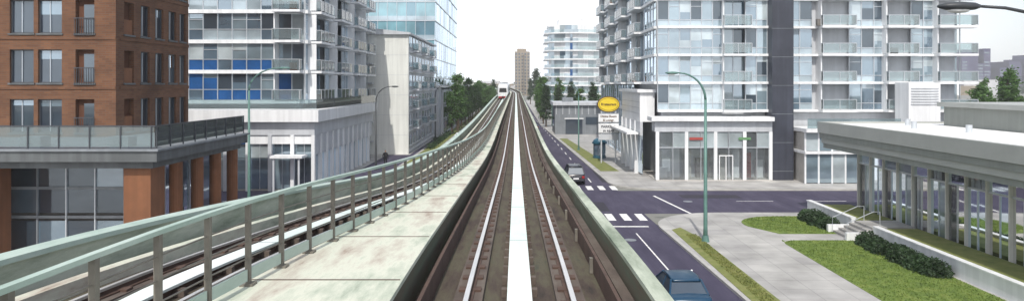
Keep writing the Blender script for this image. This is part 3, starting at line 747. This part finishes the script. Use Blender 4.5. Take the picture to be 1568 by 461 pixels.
# ---------------------------------------------------------------- white tower, right mid
W=P('white_apartment_tower')
cxw,cyw=18.6,232
for k in range(10):
    z=1+k*2.75
    o=[(cxw-9.5,cyw-2),(cxw-7.5,cyw-5),(cxw-3.5,cyw-6.5),(cxw+1,cyw-6.8),(cxw+9,cyw-4.5),(cxw+9,cyw+9),(cxw-9.5,cyw+9)]
    W['floor_slabs'].prism(o,z-.2,z+.2,m_white)
    W['floor_slabs'].prism([(a,b) for a,b in o][::-1],z-.2,z-.199,m_white)
    i_=[(cxw+(a-cxw)*.86,cyw+(b-cyw)*.86) for a,b in o]
    n=len(i_)
    for q in range(n):
        a=Vector((*i_[q],0)); b=Vector((*i_[(q+1)%n],0)); m_=max(1,int((b-a).length/1.5))
        for t in range(m_):
            p=a.lerp(b,t/m_); r_=a.lerp(b,(t+1)/m_)
            W['windows'].poly([(p.x,p.y,z+.2),(r_.x,r_.y,z+.2),(r_.x,r_.y,z+2.55),(p.x,p.y,z+2.55)],pick([(G_pale,3),(G_mid,2),(G_blue,.6),(m_white,2.5)]))
    for q in range(4):
        a=o[q];b=o[q+1]; W['balcony_fronts'].poly([(a[0],a[1],z+.22),(b[0],b[1],z+.22),(b[0],b[1],z+1.1),(a[0],a[1],z+1.1)],G_rail if q%2 else G_span)
W['roof'].box(cxw-5,cxw+6,cyw-4,cyw+6,28.501,30.3,m_white)
W['roof'].box(cxw-8.4,cxw+7.9,cyw-4.4,cyw+7.4,27.8,28.5,m_white)
for k in range(9): W['blue_panels'].box(cxw-1.6,cxw-.8,cyw-6.75,cyw-6.6,1.3+k*2.75,3.3+k*2.75,m_blue if k%3==1 else G_blue)
W.done(nore=('floor_slabs','windows','balcony_fronts'))

T=P('tan_apartment_tower')
T['walls'].box(-1.0,12,620,634,0,38,m_brtower)
for k in range(13):
    for i in range(5): T['windows'].box(-.4+i*2.6,1.1+i*2.6,619.85,619.999,1.5+2.8*k,3.2+2.8*k,G_dark)
    T['balconies'].box(4.6,7.4,618.6,619.84,1.0+2.8*k,1.9+2.8*k,m_brtower)
T['roof'].box(1,9,622,630,38.001,40.5,m_brtower)
T.done()

S=P('grey_utility_building')
S['walls'].box(7.4,16.4,136,146,0,5.6,m_grey)
S['roof'].box(7.0,16.9,135.5,146.5,5.6,6.2,m_lgrey)
S['roof_vents'].box(9,11,138,141,6.2,7.0,m_grey)
S['doors'].box(9.4,12.6,135.9,135.999,.15,3.0,G_navy); S['doors'].box(13.2,15.6,135.9,135.999,2.0,3.4,G_dark)
for i in range(8): S['wall_ribs'].box(7.6+i*1.22,7.72+i*1.22,135.93,135.999,3.9,5.5,m_lgrey)
S['door_frames'].box(9.2,12.8,135.85,135.899,3.0,3.2,m_white)
S['side_windows'].box(7.36,7.399,138,144,1.5,3.2,G_dark)
S.done()

# ---------------------------------------------------------------- pavilion G
G=P('glass_pavilion_building')
gx=24.5
G['roof'].box(22.4,60,10,52.0,6.42,6.7,m_roofw)
for i,(z0,z1,o) in enumerate(((4.95,5.28,.30),(5.29,5.64,.2),(5.65,6.02,.1),(6.03,6.82,0))):
    mt=m_fasc if i%2==0 else m_fasc2
    G['fascia'].box(22.0+o,22.4+o,10,52.4-o,z0,z1,mt); G['fascia'].box(22.401+o,60,52.0-o,52.4-o,z0,z1,mt)
G['soffit'].box(22.72,60,10,51.68,4.96,5.0,m_lgrey)
G['upper_storey'].box(29.5,60,39,49.5,6.7,8.0,m_fasc); G['upper_storey'].box(29.2,60,38.7,49.8,8.001,8.3,m_fasc2)
for x,y in ((25.5,46),(26.5,42),(27,49.5)): G['roof_vents'].tube([(x,y,6.7),(x,y,7.15)],.18,m_mull,12)
FG=((gx,51.2,0),(0,-1,0),(-1,0,0))
for i in range(24):
    a=i*1.75
    ob(G['fins'],FG,a-.05,a+.05,-.1,.16,.6,4.95,m_fin)
    pane(G['glazing'],FG,a+.06,a+.86,0,.75,3.9,pick([(G_pav,3),(G_mid,1),(G_shop,2)]),.004); pane(G['glazing'],FG,a+.9,a+1.69,0,.75,3.9,pick([(G_pav,3),(G_pale,1),(G_shop,2)]),.004)
    pane(G['glazing'],FG,a+.06,a+1.69,0,4.0,4.9,pick([(G_pav,3),(G_shop,1),(G_mid,1)]),.004)
    ob(G['glazing_bars'],FG,a+.06,a+1.69,-.04,.06,3.9,4.0,m_mull); ob(G['glazing_bars'],FG,a+.86,a+.9,-.04,.05,.75,3.9,m_mull)
    if R()<.85:
        c0=a+.1
        for q in range(6 if R()<.6 else 3): ob(G['curtains'],FG,c0+q*.26,c0+q*.26+.22,-.18-(q%2)*.05,-.14-(q%2)*.05,.7,4.85,m_white)
G['plinth'].box(gx-.3,60,10,51.3,0,.6,m_lgrey)
G['interior_floor'].box(gx+.2,60,10,50.9,.6,.65,m_int)
G['interior_wall'].box(31,31.3,10,50.9,.65,4.9,m_int)
G['back_wall'].box(gx+.1,60,51.0,51.2,.6,4.95,m_intd)
for i in range(9): G['interior_columns'].tube([(27.5,12+i*4.6,.65),(27.5,12+i*4.6,4.95)],.22,m_white,12)
for i in range(16):
    y=12+i*2.4; G['furniture'].box(26+R()*2,28+R()*2.4,y,y+1,.65,U(1.1,2.2),pick([(m_intd,2),(m_int,1),(m_white,1)]))
G.done()
rw=P('garden_retaining_wall')
rw['wall'].box(21.5,21.75,46.0,53,.1,.95,m_white); rw['wall'].box(21.5,21.75,10,43.2,.1,.95,m_white)
rw['coping'].box(21.45,21.8,46.0,53.05,.951,1.02,m_white); rw['coping'].box(21.45,21.8,10,43.2,.951,1.02,m_white)
rw['cheek_wall'].box(19.9,21.45,45.75,46.0,.1,.6,m_white); rw['cheek_wall'].box(19.9,21.45,43.2,43.45,.1,.6,m_white)
rw.done()
pb=MB(); pb.box(21.75,24.2,10,43.2,.1,.85,m_grassd); pb.box(21.75,24.2,46.0,52,.1,.85,m_grassd); pb.obj('planting_bed')
stp=P('garden_stairs')
for i in range(5): stp['steps'].box(20.2+i*.34,24.2-i*.001,43.451+i*.001,45.749-i*.001,.13+i*.15,.28+i*.15-(.002 if i==4 else 0),m_side)
for yy in (43.6,45.6):
    stp['handrail'].tube([(20.1,yy,.13),(20.1,yy,1.1),(21.7,yy,1.8),(22.1,yy,1.8),(22.1,yy,.9)],.025,m_mull,6)
stp.done()
def leafmass(name,fn,n,size,mat,flat=0.0):
    mb=MB()
    for _ in range(n):
        c=Vector(fn()); d=Vector((U(-1,1),U(-1,1),U(-1,1))).normalized(); e=d.cross(Vector((U(-1,1),U(-1,1),U(-1,1)))).normalized()
        s_=size*U(.6,1.4)
        mb.poly([c-d*s_,c+e*s_*.45,c+d*s_,c-e*s_*.45],mat)
    return mb.obj(name,recalc=False)
def hedge(y0,y1,xm,wd,hh):
    nb=max(2,int((y1-y0)/.55)); cs=[(xm+U(-.2,.2),y0+(y1-y0)*(i+.5)/nb+U(-.15,.15),U(.75,1.2)) for i in range(nb)]
    def f():
        c=random.choice(cs); t=U(0,6.283); v=U(-.1,1); rr=U(.7,1.1)
        q=math.sqrt(max(0,1-v*v))
        return (c[0]+wd*c[2]*q*math.cos(t)*rr,c[1]+.6*q*math.sin(t)*rr,.15+hh*c[2]*max(0,v)*rr)
    return f
leafmass('hedge',hedge(46.6,50.8,20.4,.7,.7),5500,.09,m_leafd)
leafmass('hedge',hedge(35,42.6,20.6,.65,.7),9000,.09,m_leafd)

# ---------------------------------------------------------------- lamps
def lamp(x,y,h,side,arm,mat,r0=.11):
    p=P('street_lamp')
    p['pole'].tube([(x,y,.13),(x,y,1.0),(x,y,h-1.6)],[r0*1.25,r0,r0*.65],mat,12)
    p['base'].tube([(x,y,.13),(x,y,.5)],[r0*2,r0*1.4],mat,12)
    pts=[(x,y,h-1.6)]
    for i in range(1,9):
        t=i/8*math.pi/2; pts.append((x+side*arm*(1-math.cos(t)),y,h-1.6+1.6*math.sin(t)))
    p['arm'].tube(pts,[r0*.65-(r0*.3)*i/8 for i in range(9)],mat,10)
    hx=x+side*arm
    secs=[]
    for t,ww,hh in ((0,.04,.03),(.12,.12,.07),(.4,.17,.09),(.65,.14,.07),(.8,.05,.03)):
        secs.append([(hx+side*t,y+ww*math.cos(a_*math.pi/5),h-.0+hh*math.sin(a_*math.pi/5)) for a_ in range(10)])
    p['lamp_head'].sweep(secs,mat)
    p['lens'].ell((hx+side*.42,y,h-.08),(.22,.11,.05),m_lens,10,5)
    p.done(smooth=('pole','arm','lamp_head'))
lamp(11.35,43,10.2,-1,1.6,m_lampg,.12)
lamp(11.2,13.6,10.98,-1,2.4,m_lampd,.08)
lamp(-15.4,79,9.3,1,1.7,m_lampd,.11)
lamp(-19.4,52.2,10.7,1,2.2,m_lampg,.11)
lamp(9.0,103,9.6,-1,1.6,m_lampg,.1); lamp(-13.9,124,9.4,1,1.6,m_lampd,.1)
lamp(-13.4,165,9.4,1,1.6,m_lampd,.1); lamp(8.3,165,9.4,-1,1.6,m_lampg,.1)

# ---------------------------------------------------------------- sign
sg=P('oval_shop_sign')
def disc(mb,cx_,y0_,y1_,cz,rx,rz,mat,n=36):
    secs=[[(cx_+rx*math.cos(2*math.pi*i/n),y,cz+rz*math.sin(2*math.pi*i/n)) for i in range(n)] for y in (y0_,y1_)]
    mb.sweep(secs,mat)
sX,sY=11.1,86
for q in (-.85,.85): sg['posts'].tube([(sX+q,sY+.15,.1),(sX+q,sY+.15,6.4)],.09,m_lgrey,10)
disc(sg['oval_rim'],sX,sY,sY+.35,7.15,1.35,.96,m_brn); disc(sg['oval_face'],sX,sY-.04,sY-.001,7.15,1.25,.86,m_yel)
disc(sg['oval_ring'],sX,sY-.05,sY-.041,7.15,1.15,.76,m_brn); disc(sg['oval_inner'],sX,sY-.06,sY-.051,7.15,1.1,.71,m_yel)
for i,(z0,z1) in enumerate(((5.05,6.0),(3.75,4.85))):
    sg['panels'].box(sX-1.2,sX+1.2,sY,sY+.3,z0,z1,m_white)
    sg['panel_frames'].box(sX-1.27,sX+1.27,sY+.04,sY+.26,z0-.07,z1+.07,m_grey)
sg['panels'].box(sX-1.2,sX+1.2,sY,sY+.3,2.9,3.6,m_lgrey)
e=sg.done()
def text(body,x,y,z,size,mat,parent):
    cu=bpy.data.curves.new('lettering','FONT'); cu.body=body; cu.size=size; cu.align_x='CENTER'; cu.extrude=.008; cu.offset=.012
    cu.materials.append(mat); o=bpy.data.objects.new('lettering',cu); o.location=(x,y,z); o.rotation_euler=(math.radians(90),0,0); C.objects.link(o); o.parent=parent
text('Restaurant',sX,sY-.075,7.02,.42,m_brn,e); text('Dining Room',sX,sY-.012,5.6,.36,m_brn,e); text('& Lounge',sX,sY-.012,5.15,.34,m_brn,e)
text('PARKING',sX,sY-.012,4.35,.42,m_dgrey,e); text('IN REAR',sX,sY-.012,3.85,.36,m_dgrey,e)
k=P('advertising_kiosk'); kx_,ky=10.7,92
k['body'].tube([(kx_,ky,.13),(kx_,ky,.35),(kx_,ky,.36),(kx_,ky,2.0)],[.85,.85,.78,.78],m_tealb,24)
k['poster'].tube([(kx_,ky,.55),(kx_,ky,1.85)],.79,G_blue,24,cap=False)
k['roof_rim'].tube([(kx_,ky,2.0),(kx_,ky,2.2)],.95,m_tealb,24)
k['dome'].ell((kx_,ky,2.2),(.85,.85,.5),m_tealb,24,10); k['finial'].ell((kx_,ky,2.75),(.08,.08,.15),m_chrome)
k.done(smooth=('dome',))

# ---------------------------------------------------------------- cars
def car(x,y,rot,paint,van=False,nm='blue_sedan_car'):
    p=P(nm)
    sec=[(0,.74,.42,.72),(.06,.82,.32,.86),(.25,.87,.26,.93),(.9,.9,.22,.95),(2.3,.91,.2,.92),(3.4,.9,.22,.86),(4.1,.86,.24,.76),(4.5,.78,.3,.64),(4.62,.66,.38,.56)]
    if van: sec=[(a,b,c,d+.12) for a,b,c,d in sec]
    secs=[]
    for yy,w_,zb,zt in sec:
        secs.append([(-w_+.05,yy,zb),(w_-.05,yy,zb),(w_,yy,zb+.12),(w_+.01,yy,(zb+zt)/2),(w_-.03,yy,zt-.07),(w_-.14,yy,zt),(0,yy,zt+.03),(-w_+.14,yy,zt),(-w_+.03,yy,zt-.07),(-w_-.01,yy,(zb+zt)/2),(-w_,yy,zb+.12)])
    p['body'].sweep(secs,paint)
    zt=1.43 if not van else 1.75
    zb=.90 if not van else 1.0
    r0,r1,f1,f0=(.55,1.15,2.55,3.35) if not van else (.1,.4,2.6,3.5)
    wb,wt=.8,.62
    q=[(-wb,r0,zb),(wb,r0,zb),(wb,f0,zb),(-wb,f0,zb),(-wt,r1,zt-.04),(wt,r1,zt-.04),(wt,f1,zt-.04),(-wt,f1,zt-.04)]
    p['greenhouse_glass'].hexa(q,G_dark)
    rs=[]
    for yy,ww,zz in ((r1-.12,wt-.04,zt-.07),(r1+.02,wt+.02,zt-.03),((r1+f1)/2,wt+.04,zt+.02),(f1-.02,wt+.02,zt-.03),(f1+.12,wt-.04,zt-.07)):
        rs.append([(-ww,yy,zz-.03),(ww,yy,zz-.03),(ww-.1,yy,zz+.03),(0,yy,zz+.045),(-ww+.1,yy,zz+.03)])
    p['roof'].sweep(rs,paint)
    for s_ in (-1,1):
        def pil(a,b,w_=.045): p['pillars'].tube([a,b],w_,paint,6)
        pil((s_*wb,r0,zb),(s_*wt,r1,zt-.03)); pil((s_*wb,f0,zb),(s_*wt,f1,zt-.03)); pil((s_*(wb+.0),1.95,zb),(s_*(wt+.0),1.9,zt-.03),.035)
        for yy in (.95,3.65):
            p['wheels'].tube([(s_*.93,yy,.32),(s_*.70,yy,.32)],.32,m_black,20); p['hubcaps'].tube([(s_*.945,yy,.32),(s_*.9,yy,.32)],.19,m_chrome,12)
            p['wheel_arches'].tube([(s_*.915,yy,.36),(s_*.75,yy,.36)],.38,m_black,20)
        p['tail_lights'].box(min(s_*.56,s_*.80),max(s_*.56,s_*.80),-.02,.2,.64,.76 if not van else .86,m_red)
        p['headlights'].box(min(s_*.45,s_*.72),max(s_*.45,s_*.72),4.4,4.58,.52,.64,m_lens)
        p['mirrors'].box(min(s_*.9,s_*1.06),max(s_*.9,s_*1.06),3.0,3.12,.92,1.05,paint)
    p['rear_bumper'].box(-.78,.78,-.05,.12,.36,.54,paint); p['number_plate'].box(-.26,.26,-.065,-.051,.55,.68,m_white)
    p['trunk_trim'].box(-.45,.45,-.02,.06,.76,.79,m_chrome)
    e_=p.done((x,y,.012),smooth=('body','roof','wheels'),bevel={'mirrors':.02,'rear_bumper':.03}); e_.rotation_euler=(0,0,rot); return e_
car(7.1,28.8,math.radians(1),m_carblue)
car(5.7,68,math.radians(1),m_cardark,True,'dark_minivan')
car(-8.2,205,0,m_cardark,False,'dark_sedan_car'); car(3.9,150,0,m_cardark,False,'dark_sedan_car'); car(-9.3,118,0,m_white,False,'white_sedan_car'); car(-9.4,160,0,m_red,False,'red_sedan_car')

# ---------------------------------------------------------------- trees
def treemesh(name,h,cr,n,shape='oval',mat=m_leaf,leaf=.22):
    mb=MB()
    mb.tube([(0,0,0),(.05,.03,h*.3),(0,0,h*.6),(.04,0,h*.9)],[h*.016+.05,h*.013+.03,h*.008+.02,.02],m_bark,8)
    cl=[]
    for i in range(34):
        t=U(.22,1.0)
        if shape=='cone': rr=cr*(1.02-t)**.8*U(.5,1)
        else: rr=cr*math.sqrt(max(.05,1-((t-.58)/.46)**2))*U(.35,1)
        a=U(0,6.283); c=Vector((rr*math.cos(a),rr*math.sin(a),h*t)); cl.append((c,U(.35,.75)*cr*.55+.15))
        mb.tube([(0,0,max(.2*h,h*t-rr*.7)),tuple(c)],[.05,.012],m_bark,5,cap=False)
    for _ in range(n):
        c,r_=random.choice(cl); v=Vector((random.gauss(0,.5),random.gauss(0,.5),random.gauss(0,.45)))*r_
        c2=c+v; d=Vector((U(-1,1),U(-1,1),U(-.6,.6))).normalized(); e2=d.cross(Vector((U(-1,1),U(-1,1),U(-1,1)))).normalized(); s_=leaf*U(.5,1.2)
        mb.poly([c2-d*s_,c2+e2*s_*.6,c2+d*s_,c2-e2*s_*.6],mat)
    o=mb.obj(name,recalc=False); me=o.data; bpy.data.objects.remove(o); return me
tms=[treemesh('tree_mesh',9.6,1.4,3000),treemesh('tree_mesh',9.0,1.3,2800),treemesh('tree_mesh',8.4,1.5,3000)]
cms=[treemesh('conifer_mesh',11,2.0,3500,'cone',m_leafd),treemesh('conifer_mesh',9,1.7,3000,'cone',m_leafd)]
def put(ms,name,x,y,s=1):
    o=bpy.data.objects.new(name,random.choice(ms)); o.location=(x,y,.1); o.rotation_euler=(0,0,U(0,6.28)); o.scale=(s,s,s*U(.9,1.12)); C.objects.link(o)
for i in range(17): put(tms,'street_tree',-12.0+U(-.3,.3),136+i*8.6,U(.88,1.08))
for i in range(8): put(tms,'street_tree',-9.2+i*.15,200+i*9,U(.75,.95))
for i in range(11): put(tms if i%4 else cms,'street_tree',6.6+U(-.5,.5)+i*.18,160+i*12,U(.85,1.1))
for x,y,s_ in ((13,165,.8),(15.5,172,.9),(18,168,.85),(20,180,1),(22.5,175,.9),(12,200,1.1),(15,195,.9),(11,185,.9)): put(cms if R()<.5 else tms,'park_tree',x,y,s_)
for x,y,s_ in ((8.9,318,1.6),(7.0,345,1.2),(11.5,330,1.3),(-9,290,.95),(-12,300,.9),(-7,310,.9),(-16,320,.9)): put(cms,'conifer_tree',x,y,s_)
for i in range(16): put(tms,'park_tree',72+i*4.2+U(-2,2),112+U(-6,18),U(.95,1.3))
leafmass('shrub_row',lambda:(-12.6+random.gauss(0,.3),U(104,138),.2+abs(random.gauss(0,.3))),2500,.14,m_leafd)
def far():
    x=U(-700,700); b=6+4*math.sin(x*.05)+3*math.sin(x*.13+1); y=760+U(-40,40)
    return (x,y,abs(random.gauss(0,.55))*b+1)
leafmass('distant_trees',far,26000,2.2,m_leafd)
fb=MB()
for i in range(70):
    x=U(-420,420); y=U(640,720); fb.box(x,x+U(12,40),y,y+15,0,U(6,15),random.choice([m_farb,m_lgrey,m_brtower,m_white]))
for i in range(14):
    x=U(-60,-20); y=U(480,600); fb.box(x,x+U(4,10),y,y+8,0,U(4,11),random.choice([m_farb,m_lgrey,m_white]))
fb.obj('distant_lowrise_buildings')
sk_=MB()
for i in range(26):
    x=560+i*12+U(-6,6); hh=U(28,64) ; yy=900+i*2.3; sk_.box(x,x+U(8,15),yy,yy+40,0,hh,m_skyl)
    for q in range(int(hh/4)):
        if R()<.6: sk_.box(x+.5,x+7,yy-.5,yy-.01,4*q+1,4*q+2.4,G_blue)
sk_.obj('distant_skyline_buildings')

# ---------------------------------------------------------------- person
def person(x,y,zb):
    e=empty('pedestrian',(x,y,zb))
    V=[];E_=[];Rr=[]
    def v(p,r,par=None):
        V.append(p);Rr.append(r)
        if par is not None: E_.append((par,len(V)-1))
        return len(V)-1
    pel=v((0,0,.98),(.17,.12)); sp=v((0,.0,1.18),(.155,.11),pel); ch=v((0,0,1.38),(.2,.125),sp); nk=v((0,0,1.5),(.075,.07),ch)
    nk2=v((0,0,1.56),(.055,.055),nk)
    for s_ in (-1,1):
        hp=v((s_*.095,0,.9),(.1,.1),pel); kn=v((s_*.11,.03*s_-.03,.5),(.068,.068),hp); an=v((s_*.115,.12*s_,.11),(.045,.045),kn); to=v((s_*.13,.12*s_-.14,.045),(.045,.03),an)
        sh=v((s_*.2,0,1.44),(.07,.07),ch); el=v((s_*.27,.03,1.15),(.05,.05),sh); wr=v((s_*.27,-.08,.92),(.03,.03),el)
        pm=v((s_*.27,-.1,.85),(.032,.02),wr)
        for f in range(4): 
            a_=v((s_*.27,-.13+f*.018,.80),(.009,.009),pm); v((s_*.262,-.135+f*.018,.765+abs(f-1)*.008),(.008,.008),a_)
        a_=v((s_*.25,-.135,.85),(.01,.01),pm); v((s_*.245,-.15,.81),(.008,.008),a_)
    me=bpy.data.meshes.new('body'); me.from_pydata(V,E_,[]); me.materials.append(m_cloth)
    o=bpy.data.objects.new('body',me); C.objects.link(o); o.parent=e
    o.modifiers.new('skin','SKIN')
    sv=me.skin_vertices[0].data
    for i,r_ in enumerate(Rr): sv[i].radius=r_
    sv[0].use_root=True
    ss=o.modifiers.new('sub','SUBSURF'); ss.levels=1; ss.render_levels=1
    h=MB(); h.ell((0,0,1.66),(.075,.095,.115),m_skin); h.ell((0,-.1,1.655),(.014,.02,.022),m_skin,8,5)
    for s_ in (-1,1): h.ell((s_*.03,-.085,1.675),(.012,.01,.008),m_black,8,5); h.ell((s_*.078,0,1.66),(.012,.02,.03),m_skin,8,5)
    h.ell((0,-.09,1.61),(.022,.01,.006),m_brn,8,5)
    h.ell((0,.018,1.69),(.084,.1,.1),m_hair); h.obj('head',e,True)
    return e
pp=person(-14.9,82,.14); pp.rotation_euler=(0,0,.5); pp.scale=(1.08,1.08,1.08)
